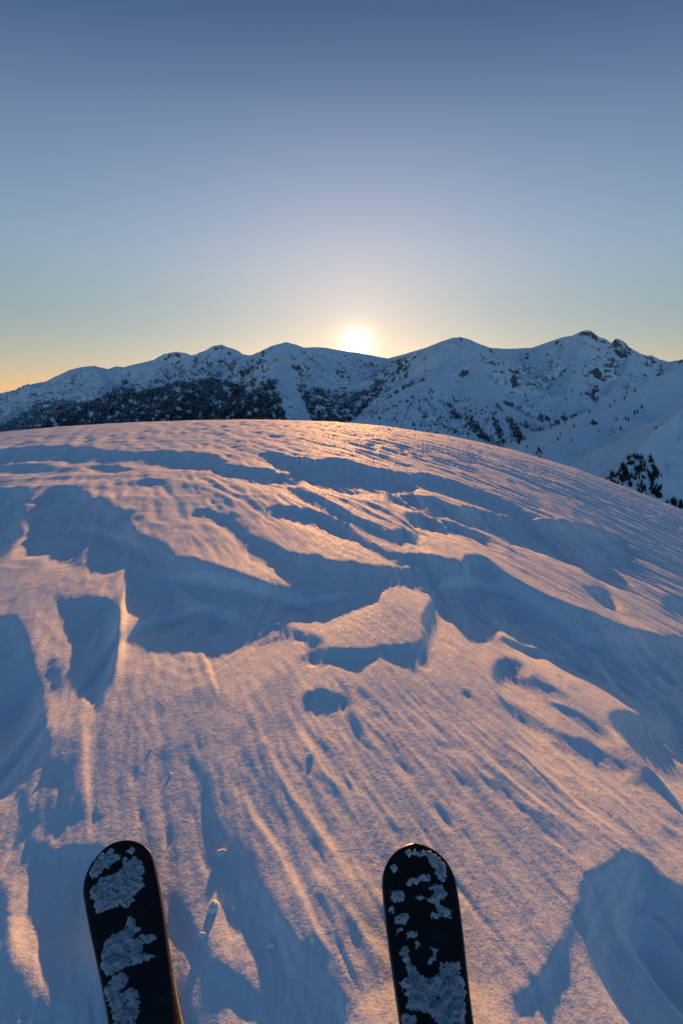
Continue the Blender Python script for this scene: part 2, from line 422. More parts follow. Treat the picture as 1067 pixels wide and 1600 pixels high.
def blur_u(A, s):
    w = np.exp(-0.5 * (np.arange(-int(3 * s) - 1, int(3 * s) + 2) / s) ** 2); w /= w.sum(); h = len(w) // 2
    P = np.pad(A, ((0, 0), (h, h)), mode='edge'); o = np.zeros_like(A)
    for k, q in enumerate(w): o += q * P[:, k:k + A.shape[1]]
    return o
def blur_v(A, s): return blur_u(A.T, s).T

fadeout = 1 - sst(26, 46, RR)
REL = np.zeros_like(BZ)
for it in range(8):
    M = mask_at(BZ + REL)
    R2 = relief(M)
    R2 = blur_v(blur_u(R2, 1.8), 1.0) * fadeout
    REL = R2 if it == 0 else 0.55 * REL + 0.45 * R2

# free-standing detail: combed ridges across the wind, steps, crust
farf = sst(2.2, 6.0, RR)
d1 = fbm(wa * 0.50 + 0.6 * warp, wc * 5.5 + 0.4 * warp2, 3, 21)
d1 = 1 - np.abs(d1) * 2.2
d2 = 0.5 - 1.6 * np.abs(fbm(wa * 1.1 + 0.3 * warp, wc * 11 + 0.5 * warp2, 3, 31))
d3 = fbm(wa * 6 + warp * 2, wc * 42, 3, 41)
d4 = fbm(wa * 0.35 + 9, wc * 1.5 + 0.6 * warp, 2, 91)
near_on = 1 - sst(7, 14, RR)
patch = sst(-0.15, 0.35, fbm(wa * 1.3 + 7, wc * 2.6, 2, 95))
d6 = 1 - 2.2 * np.abs(fbm(wa * 0.20 + 0.5 * warp, wc * 2.1 + 0.3 * warp2, 3, 22))
d5 = fbm(XX * 0.55 + 0.4 * warp, YY * 1.7, 3, 23)
ff2 = sst(6, 11, RR); lft = 1 - sst(-3.0, 1.0, XX)
DET = 0.027 * farf * d1 * (1 - ff2) * (1 - 0.6 * lft) + 0.062 * ff2 * d6 * (1 - 0.5 * lft) + 0.022 * farf * lft * d5 + 0.014 * farf * d4 \
    + (0.0017 + 0.0065 * farf) * d2 + (0.0012 + 0.0022 * patch) * d3 * near_on
DET = DET - 0.0016 * sst(0.34, 0.46, fbm(wa * 4.0 + 5, wc * 24, 3, 33)) * (1 - sst(1.2, 2.0, RR))
# ribs
for pts, hgt, hw in RIBS:
    P = np.array(pts, float)
    w = []
    for (a, b_) in P:
        dx, dy, dz = ray(a, b_); k = HCAM / -dz
        for _ in range(4): k = (HCAM - float(base_z(dx * k, dy * k))) / -dz
        w.append((dx * k, dy * k))
    W = np.array(w)
    bb = (XX > W[:, 0].min() - .7) & (XX < W[:, 0].max() + .7) & (YY > W[:, 1].min() - .7) & (YY < W[:, 1].max() + .7)
    X, Y = XX[bb] + 0.012 * warp[bb], YY[bb]
    best = np.full(X.shape, 9.0); tt = np.zeros(X.shape); sg = np.zeros(X.shape)
    for i in range(len(W) - 1):
        ax, ay = W[i]; ex, ey = W[i + 1] - W[i]; l2 = ex * ex + ey * ey
        t = np.clip(((X - ax) * ex + (Y - ay) * ey) / l2, 0, 1)
        d = np.hypot(X - ax - t * ex, Y - ay - t * ey)
        cr_s = -(ex * (Y - ay) - ey * (X - ax))
        k = d < best; best[k] = d[k]; tt[k] = (i + t[k]) / (len(W) - 1); sg[k] = np.sign(cr_s[k])
    lee = sg > 0                                       # the worn side turns to the sun, the other tails off
    prof = np.where(lee, np.exp(-np.abs(best / (0.11 if hgt < .009 else hw)) ** 1.1), np.exp(-np.abs(best / (0.6 * hw)) ** 1.6))
    DET[bb] += hgt * prof * sst(0, .4, tt) * sst(0, .3, 1 - tt)

# soft crests running through the shaded hollows: gentle on the far side, breaking off on the near one
CRESTS = [([(187,1002),(215,970),(250,948),(300,935),(345,938),(385,955),(404,968)], .026), ([(250,891),(330,905),(400,921),(480,928),(590,926)], .022),
 ([(660,930),(690,908),(740,903),(790,915),(850,950),(930,1000),(1000,1050)], .026), ([(70,832),(120,820),(170,828),(215,850),(260,876)], .022), ([(760,985),(820,1000),(880,1010),(950,1045)], .018),
 ([(430,722),(480,738),(540,750),(620,760)], .02), ([(720,803),(790,830),(860,850),(930,868)], .025), ([(980,1000),(1040,1040),(1067,1060)], .02), ([(960,1400),(985,1375),(1010,1390),(1040,1430),(1060,1500)], .012)]
for pts, hgt in CRESTS:
    w = []
    for (a, b_) in pts:
        dx, dy, dz = map(float, ray(a, b_)); k = HCAM / -dz
        for _ in range(6): k = 0.5 * k + 0.5 * (HCAM - float(base_z(dx * k, dy * k)) + 0.03) / -dz
        w.append((dx * k, dy * k))
    W = np.array(w)
    bb = (XX > W[:, 0].min() - .5) & (XX < W[:, 0].max() + .5) & (YY > W[:, 1].min() - .4) & (YY < W[:, 1].max() + .7)
    X, Y = XX[bb] + 0.05 * warp[bb], YY[bb] + 0.05 * warp2[bb]
    best = np.full(X.shape, 9.0); tt = np.zeros(X.shape); sg = np.zeros(X.shape)
    for i in range(len(W) - 1):
        ax, ay = W[i]; ex, ey = W[i + 1] - W[i]; l2 = ex * ex + ey * ey
        t = np.clip(((X - ax) * ex + (Y - ay) * ey) / l2, 0, 1)
        d = np.hypot(X - ax - t * ex, Y - ay - t * ey)
        k = d < best; best[k] = d[k]; tt[k] = (i + t[k]) / (len(W) - 1); sg[k] = np.where((ex * (Y - ay) - ey * (X - ax)) * np.sign(ex) > 0, 1, -1)[k]
    prof = 0.12 * np.exp(-best / 0.2) - np.where(sg > 0, 0.0, 1.7 * (1 - np.exp(-(best / 0.035) ** 1.3)) * np.exp(-best / 0.13))
    DET[bb] += hgt * prof * sst(0, .2, tt) * sst(0, .2, 1 - tt)
Mb = blur_v(blur_u(M.astype(float), 4), 3)
Mw = sst(0.55, 1.0, blur_v(blur_u(M.astype(float), 16), 13))
hol = np.abs(fbm(wa * 0.7 + 0.8 * warp, wc * 2.6 + 0.8 * warp2, 3, 36)) + 0.35 * np.abs(fbm(wa * 2.0 + warp, wc * 8 + warp2, 2, 37))
DET = DET - 0.11 * Mw * (1 - 0.5 * farf) * (1 - sst(6, 9, RR)) * hol
# layers of older crust, worn through in steps
lay = REL + 0.35 * BZ + 0.016 * warp + 0.5 * DET
stp = 0.0095 * np.clip(RR / 2.5, 0.8, 3.0)
q_ = lay / stp; fq = q_ - np.floor(q_)
rw = 0.25 + 0.15 * Mb
DET = DET + (sst(rw, 1 - rw, fq) - fq) * stp * np.maximum((0.10 + 0.25 * sst(1.3, 2.2, RR)) * sst(0.0, 0.5, fbm(wa * 1.1 + 20, wc * 1.9, 3, 97) + 0.22), (0.3 + 0.5 * sst(1.2, 1.9, RR)) * Mb) * (1 - sst(10, 18, RR))
Z = BZ + REL + DET

# ------------------------------------------------------------------ skis: where they lie
SKIL, SKIW = 1.72, 0.116
class SkiFrame:
    def __init__(s, tip, heading, zbase, roll):
        s.tip, s.h, s.z, s.roll = tip, heading, zbase, roll
        s.fx, s.fy = math.sin(heading), math.cos(heading)       # forward
        s.rx, s.ry = s.fy, -s.fx                                # right
    def plan(s, x, y):
        dx, dy = x - s.tip[0], y - s.tip[1]
        return -(dx * s.fx + dy * s.fy), dx * s.rx + dy * s.ry  # distance back from the tip, offset to the right
def ski_rise(l):
    t = np.clip(1 - np.asarray(l, float) / 0.34, 0, 1)
    return 0.070 * t ** 1.9
def ski_half(l):
    l = np.asarray(l, float)
    R = 0.058
    tip = np.sqrt(np.clip(1 - ((R * 1.05 - np.minimum(l, R * 1.05)) / (R * 1.05)) ** 2, 0, 1))
    w = 0.0625 - 0.013 * sst(0.06, 0.30, l) - 0.008 * sst(0.3, 0.85, l) + 0.012 * sst(0.95, 1.6, l)
    tail = np.sqrt(np.clip(1 - (np.clip(l - (SKIL - 0.05), 0, 0.05) / 0.05) ** 2, 0, 1))
    return tip * w * (0.25 + 0.75 * tail)
SKIS = [SkiFrame((0.130, 0.888), math.radians(0.0), 0.022, 0.0), SkiFrame((-0.4185, 0.957), math.radians(-26.0), -0.03, math.radians(-12))]
for s in SKIS:
    l, o = s.plan(XX, YY)
    zb = s.z + ski_rise(l) - np.tan(s.roll) * o * 1.0
    inside = (l > -0.03) & (l < SKIL + 0.1) & (np.abs(o) < 0.20)
    lat = 1 - sst(0.05, 0.19, np.abs(o))
    lon = sst(0.16, 0.34, l) * (1 - sst(SKIL, SKIL + 0.1, l))
    wgt = np.where(inside, lat * lon, 0)
    Z = Z * (1 - wgt) + (zb - 0.004 + 0.2 * DET) * wgt
    under = (np.abs(o) < 0.072) & (l > -0.02) & (l < SKIL + 0.02)
    Z = np.where(under, np.minimum(Z, zb - 0.004), Z)

# ------------------------------------------------------------------ snow sheet mesh
idx = np.arange(NV * NU).reshape(NV, NU)
q = np.stack([idx[:-1, :-1], idx[:-1, 1:], idx[1:, 1:], idx[1:, :-1]], -1)
keep = (np.abs(UU[:-1, :-1]) < 0.95 * np.maximum(VV[:-1, :-1], 0) + 2.2)
q = q[keep]
used = np.zeros(NV * NU, bool); used[q.ravel()] = True
remap = np.cumsum(used) - 1
co = np.stack([XX, YY, Z], -1).reshape(-1, 3)[used]
snow_me = mesh_from_arrays('snow_ground', co, remap[q])
smooth(snow_me)
obj('snow_ground', snow_me, M_SNOW, kind='structure', label='wind carved snow of the summit dome')
print('snow quads', len(q), 'grid', NV, NU)

# ------------------------------------------------------------------ mountains
RIDGES = [  # (points (px, py, distance m), side slope, gully depth)
 ([(-160,650,8600),(-60,626,8300),(0,614,8000),(25,609,7950),(55,604,7800),(75,597,7700),(95,586,7500),(112,577,7300),(128,573,7200),(148,571,7100),(160,574,7100),(172,577,7050),(182,572,7000),(195,573,7000),(215,568,6800),(245,561,6700)], .52, 1.0),
 ([(225,570,7800),(245,561,7600),(258,552,7500),(275,549,7500),(290,551,7500),(300,556,7500),(320,566,7500)], .6, 1.0),
 ([(205,606,4700),(230,594,4900),(262,576,5200),(285,566,5400),(300,557,5450),(320,548,5550),(335,540,5600),(346,538,5600),(358,543,5650),(372,551,5700),(392,556,5800),(410,548,5400),(425,540,5200),(447,534,5100),(462,538,5150),(475,543,5200),(490,542,5250),(510,543,5300),(530,547,5350),(545,549,5400),(560,551,5500),(575,554,5600),(590,557,5700),(605,560,5800),(620,556,5700),(645,549,5500),(665,543,5300),(690,533,5000),(705,528,4800),(718,526,4700),(732,530,4800),(745,539,5000),(765,543,5200),(790,545,5400),(810,544,5500),(830,543,5500),(850,536,5450),(868,530,5400),(880,526,5350),(897,523.5,5300),(907,529,5250),(937,529,5250),(945,533,5300),(958,536,5300),(970,538,5250),(985,546,5300),(1000,555,5300),(1025,560,5250),(1045,565,5200),(1055,563,5150),(1067,561,5100),(1160,560,5000)], .58, 1.0),
 ([(908,528,5150),(909.5,517,5150),(913,514.5,5150),(920,515,5150),(927,519,5170),(937,527,5200),(946,533,5200)], 1.5, .5),
 ([(959,536,5150),(961,528,5150),(965,527.5,5150),(972,531,5150),(984,543,5170)], 1.5, .5),
 ([(346,538,5600),(338,572,5100),(310,598,4500),(275,636,3800),(240,672,3200)], .5, 1.0),
 ([(447,534,5100),(442,572,4600),(425,600,4100),(375,640,3400),(330,668,2900)], .5, 1.0),
 ([(510,543,5300),(495,590,4500),(475,640,3700),(455,675,3100)], .45, 1.0),
 ([(545,549,5400),(560,590,4700),(550,630,4000)], .5, .8),
 ([(718,526,4700),(705,566,4200),(648,616,3400),(575,655,2800),(520,676,2500)], .5, .8),
 ([(718,526,4700),(742,562,4200),(755,620,3500),(790,690,2700),(815,735,2300)], .5, 1.0),
 ([(665,543,5300),(650,580,4600),(625,610,4000)], .5, 1.0),
 ([(910,517,5200),(902,558,4700),(885,610,4100),(865,650,3600)], .55, 1.2),
 ([(830,543,5500),(820,590,4800),(800,640,4100)], .55, 1.2),
 ([(985,545,5300),(975,580,4700),(950,615,4200)], .55, 1.0),
 ([(1160,545,3000),(1067,574,2900),(1020,590,2750),(970,622,2550),(920,657,2350),(870,694,2150),(820,735,1950),(780,770,1750)], .52, .35),
 ([(1190,590,2200),(1067,634,2000),(1020,672,1850),(990,708,1700),(965,736,1600),(935,765,1500)], .6, .35),
 ([(148,571,7100),(165,596,6400),(150,622,5600)], .5, 1.0),
 ([(215,600,5600),(182,606,5200),(150,622,4900),(110,640,4500),(70,662,4000),(30,690,3500)], .55, .8),
 ([(55,604,7800),(40,630,6800),(0,655,5800),(-40,680,4800)], .5, 1.0),
]
AZ = np.radians(np.linspace(-44, 44, 800))
RAD = np.concatenate([np.geomspace(62, 1150, 40)[:-1], np.arange(1150, 3000, 11.0), np.arange(3000, 6000, 13.0), np.arange(6000, 9400, 26.0)])
AZG, RG = np.meshgrid(AZ, RAD)
MX, MY = RG * np.sin(AZG), RG * np.cos(AZG)
wx = fbm(MX / 420, MY / 420, 4, 101); wy = fbm(MX / 420 + 50, MY / 420, 4, 111)
MZ = np.full(MX.shape, -520.0)
RD = np.full(MX.shape, 3000.0)
for pts, slope, gul in RIDGES:
    W = np.array([far(*p) for p in pts])
    wob = 55.0
    X, Y = MX, MY
    best = np.full(X.shape, -1e9); bd = np.zeros(X.shape); bs = np.zeros(X.shape); cum = 0.0
    for i in range(len(W) - 1):
        a, e = W[i], W[i + 1] - W[i]; l2 = e[0] ** 2 + e[1] ** 2
        t = np.clip(((X - a[0]) * e[0] + (Y - a[1]) * e[1]) / l2, 0, 1)
        d = np.hypot(X - a[0] - t * e[0], Y - a[1] - t * e[1])
        h = a[2] + t * e[2] - slope * d
        k = h > best
        best = np.where(k, h, best); bd = np.where(k, d, bd); bs = np.where(k, cum + t * math.sqrt(l2), bs)
        cum += math.sqrt(l2)
    g = 1 - 2 * np.abs(noise(bs / 170 + 1.2 * wx, bd / 900 + 0.5 * wy, 130)) + 0.55 * (1 - 2 * np.abs(noise(bs / 70 + 1.5 * wx, bd / 420 + wy, 131)))
    amp = gul * np.minimum(bd, 420) * 0.19
    conc = 0.10 * slope * np.maximum(bd - 500, 0)
    h = best + amp * (g - 0.55) + conc + 0.10 * np.minimum(bd, 500) * wx
    k = h > MZ
    RD = np.where(k, bd, RD)
    s_ = 14.0                                  # soft union, so that valleys are rounded
    dlt = np.clip(0.5 + 0.5 * (h - MZ) / s_, 0, 1)
    MZ = h * dlt + MZ * (1 - dlt) + s_ * dlt * (1 - dlt) * np.minimum(1, RD / 200)
fine = fbm(MX / 90, MY / 90, 4, 141)
MZ = MZ + 7.0 * fine * np.minimum(1, RD / 60 + 0.15) * sst(1100, 2000, RG)
# close by, the sheet dives under the brow of the summit and reaches the valley
inner = -14.0 - 0.45 * (RG - 45)
blend = sst(500, 1300, RG)
MZ = np.where(RG < 1300, np.maximum(inner, -620) * (1 - blend) + MZ * blend, MZ)

# bare rock: steep places and crags
dzr = np.gradient(MZ, axis=0) / np.gradient(RG, axis=0)
dza = np.gradient(MZ, axis=1) / (np.gradient(AZG, axis=1) * RG)
steep = np.hypot(dzr, dza)
rk = 0.55 * sst(0.62, 1.15, steep) + 0.22 * fbm(MX / 260, MY / 260, 4, 151) - 0.05
mpx, mpy = pix(MX, MY, MZ)
def in_poly(P, px, py):
    P = np.array(P, float); ins = np.zeros(px.shape, bool)
    for (ax, ay), (bx, by) in zip(P, np.roll(P, -1, 0)):
        if ay != by: ins ^= ((ay > py) != (by > py)) & (px < (bx - ax) * (py - ay) / (by - ay) + ax)
    return ins
CRAGS = [[(905,517),(912,514),(911,530),(919,541),(909,541)], [(922,518),(930,524),(939,541),(931,536)], [(960,529),(965,533),(964,549),(984,560),(962,557)],
         [(866,530),(873,532),(872,542),(866,538)], [(820,618),(828,620),(842,645),(836,648),(824,628)], [(842,645),(862,652),(860,657),(846,652)], [(889,605),(898,603),(897,620),(893,626)],
         [(925,580),(934,577),(938,590),(928,588)], [(978,578),(990,580),(998,592),(986,588)], [(925,600),(935,605),(940,615),(930,612)], [(872,648),(884,650),(890,664),(880,660)], [(915,664),(930,656),(932,663),(920,670)],
         [(708,530),(724,528),(728,545),(714,540)], [(742,570),(748,572),(750,600),(745,598)], [(800,580),(808,578),(806,605),(798,606)], [(1020,668),(1040,652),(1067,645),(1067,652),(1040,662),(1024,672)],
         [(1005,556),(1020,558),(1024,568),(1012,566)], [(1054,561),(1070,559),(1075,572),(1056,570)], [(330,541),(346,538),(362,546),(350,548),(336,548)], [(405,551),(425,541),(430,545),(412,555)],
         [(720,575),(735,580),(738,590),(722,584)], [(655,590),(665,588),(662,600)], [(140,572),(150,572),(146,592),(142,590)], [(245,560),(275,550),(290,556),(262,562)], [(300,556),(315,552),(312,564),(304,566)]]
cn = fbm(mpx / 7, mpy / 7, 3, 161)
for P in CRAGS: rk = rk + (0.40 + 0.45 * cn) * in_poly(P, mpx + 4 * cn, mpy + 3 * fine)
idx = np.arange(MX.size).reshape(MX.shape)
mq = np.stack([idx[:-1, :-1], idx[:-1, 1:], idx[1:, 1:], idx[1:, :-1]], -1).reshape(-1, 4)
mtn_me = mesh_from_arrays('mountain_range', np.stack([MX, MY, MZ], -1).reshape(-1, 3), mq)
smooth(mtn_me)
at = mtn_me.attributes.new('rock', 'FLOAT', 'POINT'); at.data.foreach_set('value', rk.astype(np.float32).ravel())
obj('mountain_range', mtn_me, M_MTN, kind='structure', label='snow covered mountain range beyond the summit')
print('mountain quads', len(mq))

# --- where a line of sight first meets the mountains
TANEL = np.maximum.accumulate((MZ - HCAM) / RG, axis=0)
def hit(px, py):
    """ground points on the mountains seen at photo pixels (NaN where none)"""
    x, y, z = ray(px, py)
    az = np.arctan2(x, y); te = z / np.hypot(x, y)
    j = np.clip(np.round((az - AZ[0]) / (AZ[1] - AZ[0])).astype(int), 0, len(AZ) - 1)
    i = np.array([np.searchsorted(TANEL[:, b], t) for b, t in zip(j, te)])
    ok = (i > 0) & (i < len(RAD))
    i = np.clip(i, 1, len(RAD) - 1)
    t0, t1 = TANEL[i - 1, j], TANEL[i, j]
    f = np.clip((te - t0) / np.maximum(t1 - t0, 1e-9), 0, 1)
    r = RAD[i - 1] + f * (RAD[i] - RAD[i - 1])
    zz = MZ[i - 1, j] + f * (MZ[i, j] - MZ[i - 1, j])
    a = AZ[j]
    return np.where(ok, r * np.sin(a), np.nan), np.where(ok, r * np.cos(a), np.nan), zz - 0.6, r

# ------------------------------------------------------------------ forest on the far slopes
FOREST = [  # outline by photo pixel, trees, gap noise threshold
 ([(0,668),(30,650),(60,630),(100,624),(140,630),(190,605),(225,612),(262,602),(300,595),(330,590),(370,602),(385,616),(360,645),(400,662),(340,666),(200,672),(60,690),(0,700)], 30000, -0.20),
 ([(0,640),(60,615),(150,605),(230,598),(300,585),(340,580),(400,590),(440,600),(440,640),(0,690)], 2600, 0.05),
 ([(355,645),(390,614),(420,593),(436,590),(425,612),(440,625),(449,664),(380,668)], 3600, -0.25),
 ([(462,600),(485,605),(530,612),(560,612),(592,602),(600,610),(565,645),(530,670),(490,665),(475,630)], 3000, -0.1),
 ([(250,570),(310,565),(380,560),(390,585),(300,600),(240,600)], 500, 0.1),
 ([(560,655),(640,610),(720,610),(770,640),(820,690),(830,700),(760,700),(640,672)], 420, 0.0),
 ([(724,645),(732,645),(766,687),(760,692),(742,680)], 170, -0.5), ([(767,652),(772,652),(790,695),(782,695)], 110, -0.5), ([(790,652),(800,655),(822,690),(806,690)], 170, -0.5), ([(697,630),(706,632),(722,655),(712,655)], 90, -0.5),
 ([(945,748),(985,713),(1000,708),(1003,725),(995,745),(985,765),(962,762)], 230, 0.0), ([(996,712),(1004,712),(1010,745),(1006,776),(994,770)], 100, -0.1),
 ([(1013,715),(1019,718),(1031,745),(1024,748)], 60, -0.3), ([(1010,735),(1020,737),(1033,760),(1033,780),(1018,774)], 110, -0.3),
 ([(830,701),(842,700),(850,725),(835,715)], 14, -1), ([(1040,783),(1067,786),(1067,806),(1042,800)], 30, -1),
 ([(460,560),(600,570),(600,600),(460,600)], 120, 0.0), ([(800,560),(1000,600),(990,690),(830,690)], 60, 0.0),
]
TX, TY, TZ, TH, TG = [], [], [], [], []
for fi, (P, n, thr) in enumerate(FOREST):
    P_ = np.array(P, float)
    px = rng.uniform(P_[:, 0].min(), P_[:, 0].max(), n * 5); py = rng.uniform(P_[:, 1].min(), P_[:, 1].max(), n * 5)
    k = in_poly(P, px + 3 * noise(px / 6, py / 6, 3), py + 3 * noise(px / 6, py / 6, 4))
    k &= fbm(px / 13 - py / 22, py / 9 + px / 40, 4, 171, 0.65) > thr * 0.8
    px, py = px[k][:n], py[k][:n]
    x, y, z, r = hit(px, py)
    k = ~np.isnan(x)
    TX.append(x[k]); TY.append(y[k]); TZ.append(z[k]); TH.append(rng.uniform(9, 21, k.sum()) * (0.72 if fi in (10, 11, 12, 13) else 1.0)); TG.append(np.full(k.sum(), fi))
TX, TY, TZ, TH, TG = map(np.concatenate, (TX, TY, TZ, TH, TG))
TD = np.hypot(TX, TY)
print('trees', len(TX), 'nearest', np.sort(TD)[:5])
size = TH / TD
order = np.argsort(-size)
# the single trees that show largest; a stand gives at most its share
share = {10: 60, 11: 40, 12: 22, 13: 34, 14: 14, 15: 24, 5: 40, 6: 16, 7: 14, 8: 16, 9: 10}
near_ids = []
for i in order:
    if share.get(int(TG[i]), 0) > 0: share[int(TG[i])] -= 1; near_ids.append(i)
pick = np.zeros(len(TX), bool); pick[near_ids] = True
far_ids = np.nonzero(~pick)[0]
STAND = {10: 'dark conifer on the open flank of the wedge shaped wood on the shaded spur', 11: 'dark conifer in the upright column of trees edging the wedge shaped wood',
 12: 'dark conifer in the thin slanting strip of trees above the small dense grove', 13: 'dark conifer in the small dense grove beside the wedge shaped wood',
 14: 'lone conifer just showing over the snow brow below the wide snow bowl', 15: 'conifer whose top shows over the brow below the small dense grove',
 5: 'small scattered conifer on the open snow flank under the rounded peak', 6: 'conifer in the longest dark downhill strip under the rounded peak', 7: 'conifer in the narrow dark downhill strip under the rounded peak',
 8: 'conifer in the broad dark downhill strip next to the snow bowl', 9: 'conifer in the short dark strip highest under the rounded peak'}

def conifer_crown(h, r, sides=9, tiers=8, seed=0):
    rs = random.Random(seed); vs, fs = [], []
    for t in range(tiers):
        f0 = t / tiers
        zb = h * (0.10 + 0.86 * f0); zt = min(h, zb + h * (0.26 - 0.12 * f0))
        rr = r * (1 - f0) ** 0.85 + 0.03 * r
        b0 = len(vs); off = rs.random() * 6.28
        for k in range(sides * 2):
            a = off + math.pi * k / sides
            q_ = rr * (rs.uniform(0.8, 1.15) if k % 2 == 0 else rs.uniform(0.45, 0.65))
            vs.append((q_ * math.cos(a), q_ * math.sin(a), zb - (0.04 * h * rs.uniform(.4, 1) if k % 2 == 0 else -0.02 * h)))
        vs.append((0, 0, zt)); top = len(vs) - 1
        for k in range(sides * 2): fs.append((b0 + k, b0 + (k + 1) % (sides * 2), top))
    return mesh_from_arrays('crown', vs, None, fs)
def tapered(name, pts, radii, sides=7):
    vs, fs = [], []
    for (x, y, z), r in zip(pts, radii):
        for k in range(sides):
            a = 2 * math.pi * k / sides; vs.append((x + r * math.cos(a), y + r * math.sin(a), z))
    for i in range(len(pts) - 1):
        for k in range(sides):
            fs.append((i * sides + k, i * sides + (k + 1) % sides, (i + 1) * sides + (k + 1) % sides, (i + 1) * sides + k))
    return mesh_from_arrays(name, vs, fs)
crowns = [conifer_crown(1.0, 0.17 + 0.03 * i, 6, 6, i) for i in range(4)]
for c in crowns: c.materials.append(M_CONIFER)
trunk_me = tapered('trunk', [(0, 0, -0.05), (0, 0, 0.4), (0, 0, 0.96)], [0.022, 0.015, 0.004], 5)
trunk_me.materials.append(M_BARK)
for n_, i in enumerate(near_ids):
    e = bpy.data.objects.new('pine_tree', None); COL.objects.link(e)
    e.empty_display_size = 0.5
    e.location = (TX[i], TY[i], TZ[i]); e.scale = (TH[i],) * 3; e.rotation_euler = (0, 0, random.uniform(0, 6.28))
    e['category'] = 'tree'; e['label'] = STAND[int(TG[i])]; e['group'] = 'conifers of stand: ' + STAND[int(TG[i])].split(' conifer ')[-1].split('conifer ')[-1]
    c = obj('crown', crowns[n_ % 4], None, e); t = obj('trunk', trunk_me, None, e)
# the rest of the wood: tapered conifers in one mass
s5 = 5
ca = np.array([[math.cos(2 * math.pi * k / s5), math.sin(2 * math.pi * k / s5)] for k in range(s5)])
FX, FY, FZ, FH = TX[far_ids], TY[far_ids], TZ[far_ids], TH[far_ids]
nf = len(FX)
rad = FH * rng.uniform(0.16, 0.27, nf); rot = rng.uniform(0, 6.28, nf)
vv = np.zeros((nf, s5 + 1, 3))
cr_, sr_ = np.cos(rot), np.sin(rot)
jit = rng.uniform(0.65, 1.2, (nf, s5))
for k in range(s5):
    vv[:, k, 0] = FX + rad * jit[:, k] * (ca[k, 0] * cr_ - ca[k, 1] * sr_)
    vv[:, k, 1] = FY + rad * jit[:, k] * (ca[k, 0] * sr_ + ca[k, 1] * cr_)
    vv[:, k, 2] = FZ + 0.05 * FH
vv[:, s5] = np.stack([FX, FY, FZ + FH], -1)
tb = np.arange(nf)[:, None] * (s5 + 1)
ft = np.concatenate([np.stack([tb[:, 0] + k, tb[:, 0] + (k + 1) % s5, tb[:, 0] + s5], -1) for k in range(s5)])
obj('far_forest', mesh_from_arrays('far_forest', vv.reshape(-1, 3), None, ft), M_CONIFER, kind='stuff', category='forest', label='dark conifer woods on the far mountain flanks')

# ------------------------------------------------------------------ skis
def mat_ski(name, c, rough, spec=0.5, metal=0.0):
    m, n, l, b = new_mat(name)
    b.inputs['Base Color'].default_value = (*c, 1)
    b.inputs['Specular IOR Level'].default_value = spec
    b.inputs['Metallic'].default_value = metal
    t = n.new('ShaderNodeTexCoord')
    nz = n.new('ShaderNodeTexNoise'); nz.inputs['Scale'].default_value = 160; nz.inputs['Detail'].default_value = 5
    l.new(t.outputs['Object'], nz.inputs['Vector'])
    r = n.new('ShaderNodeMapRange'); r.inputs[3].default_value = rough * 0.7; r.inputs[4].default_value = min(1, rough * 1.5)
    l.new(nz.outputs[0], r.inputs[0]); l.new(r.outputs[0], b.inputs['Roughness'])
    return m
def mat_topsheet():
    """black lacquer with specks of frost and a few faint scratches"""
    m = mat_ski('ski_topsheet_lacquer', (0.006, 0.006, 0.008), 0.30, 0.35)
    n, l = m.node_tree.nodes, m.node_tree.links; b = n['Principled BSDF']
    t = n.new('ShaderNodeTexCoord')
    v = n.new('ShaderNodeTexVoronoi'); v.inputs['Scale'].default_value = 330
    nz = n.new('ShaderNodeTexNoise'); nz.inputs['Scale'].default_value = 26; nz.inputs['Detail'].default_value = 4
    l.new(t.outputs['Object'], v.inputs['Vector']); l.new(t.outputs['Object'], nz.inputs['Vector'])
    th = n.new('ShaderNodeMapRange'); th.inputs[1].default_value = 0.5; th.inputs[2].default_value = 0.75; th.inputs[3].default_value = 0.0; th.inputs[4].default_value = 0.30
    l.new(nz.outputs[0], th.inputs[0])
    lt = n.new('ShaderNodeMath'); lt.operation = 'LESS_THAN'
    l.new(v.outputs['Distance'], lt.inputs[0]); l.new(th.outputs[0], lt.inputs[1])
    mx = n.new('ShaderNodeMix'); mx.data_type = 'RGBA'
    mx.inputs[6].default_value = (0.006, 0.006, 0.008, 1); mx.inputs[7].default_value = (0.16, 0.17, 0.19, 1)
    l.new(lt.outputs[0], mx.inputs[0]); l.new(mx.outputs[2], b.inputs['Base Color'])
    return m
M_TOP = mat_topsheet()
M_SIDE = mat_ski('ski_sidewall', (0.012, 0.012, 0.014), 0.5, 0.3)
M_EDGE = mat_ski('ski_steel_edge', (0.30, 0.28, 0.27), 0.35, 0.5, 1.0)
M_BASE = mat_ski('ski_base', (0.02, 0.02, 0.022), 0.4, 0.3)
M_STUD = mat_ski('ski_pewter_stud', (0.46, 0.48, 0.52), 0.35, 0.5, 0.35)
def mat_crust():
    m, n, l, b = new_mat('rimed_snow_crust')
    b.inputs['Base Color'].default_value = (0.60, 0.62, 0.66, 1); b.inputs['Roughness'].default_value = 0.7
    t = n.new('ShaderNodeTexCoord'); nz = n.new('ShaderNodeTexNoise'); nz.inputs['Scale'].default_value = 420; nz.inputs['Detail'].default_value = 6
    l.new(t.outputs['Object'], nz.inputs['Vector'])
    cr = ramp(n, [(0.30, (0.16, 0.17, 0.19)), (0.66, (0.50, 0.52, 0.56))])
    l.new(nz.outputs[0], cr.inputs[0]); l.new(cr.outputs[0], b.inputs['Base Color'])
    bp = n.new('ShaderNodeBump'); bp.inputs['Strength'].default_value = 0.8; bp.inputs['Distance'].default_value = 0.002
    l.new(nz.outputs[0], bp.inputs['Height']); l.new(bp.outputs[0], b.inputs['Normal'])
    return m
M_CRUST = mat_crust()

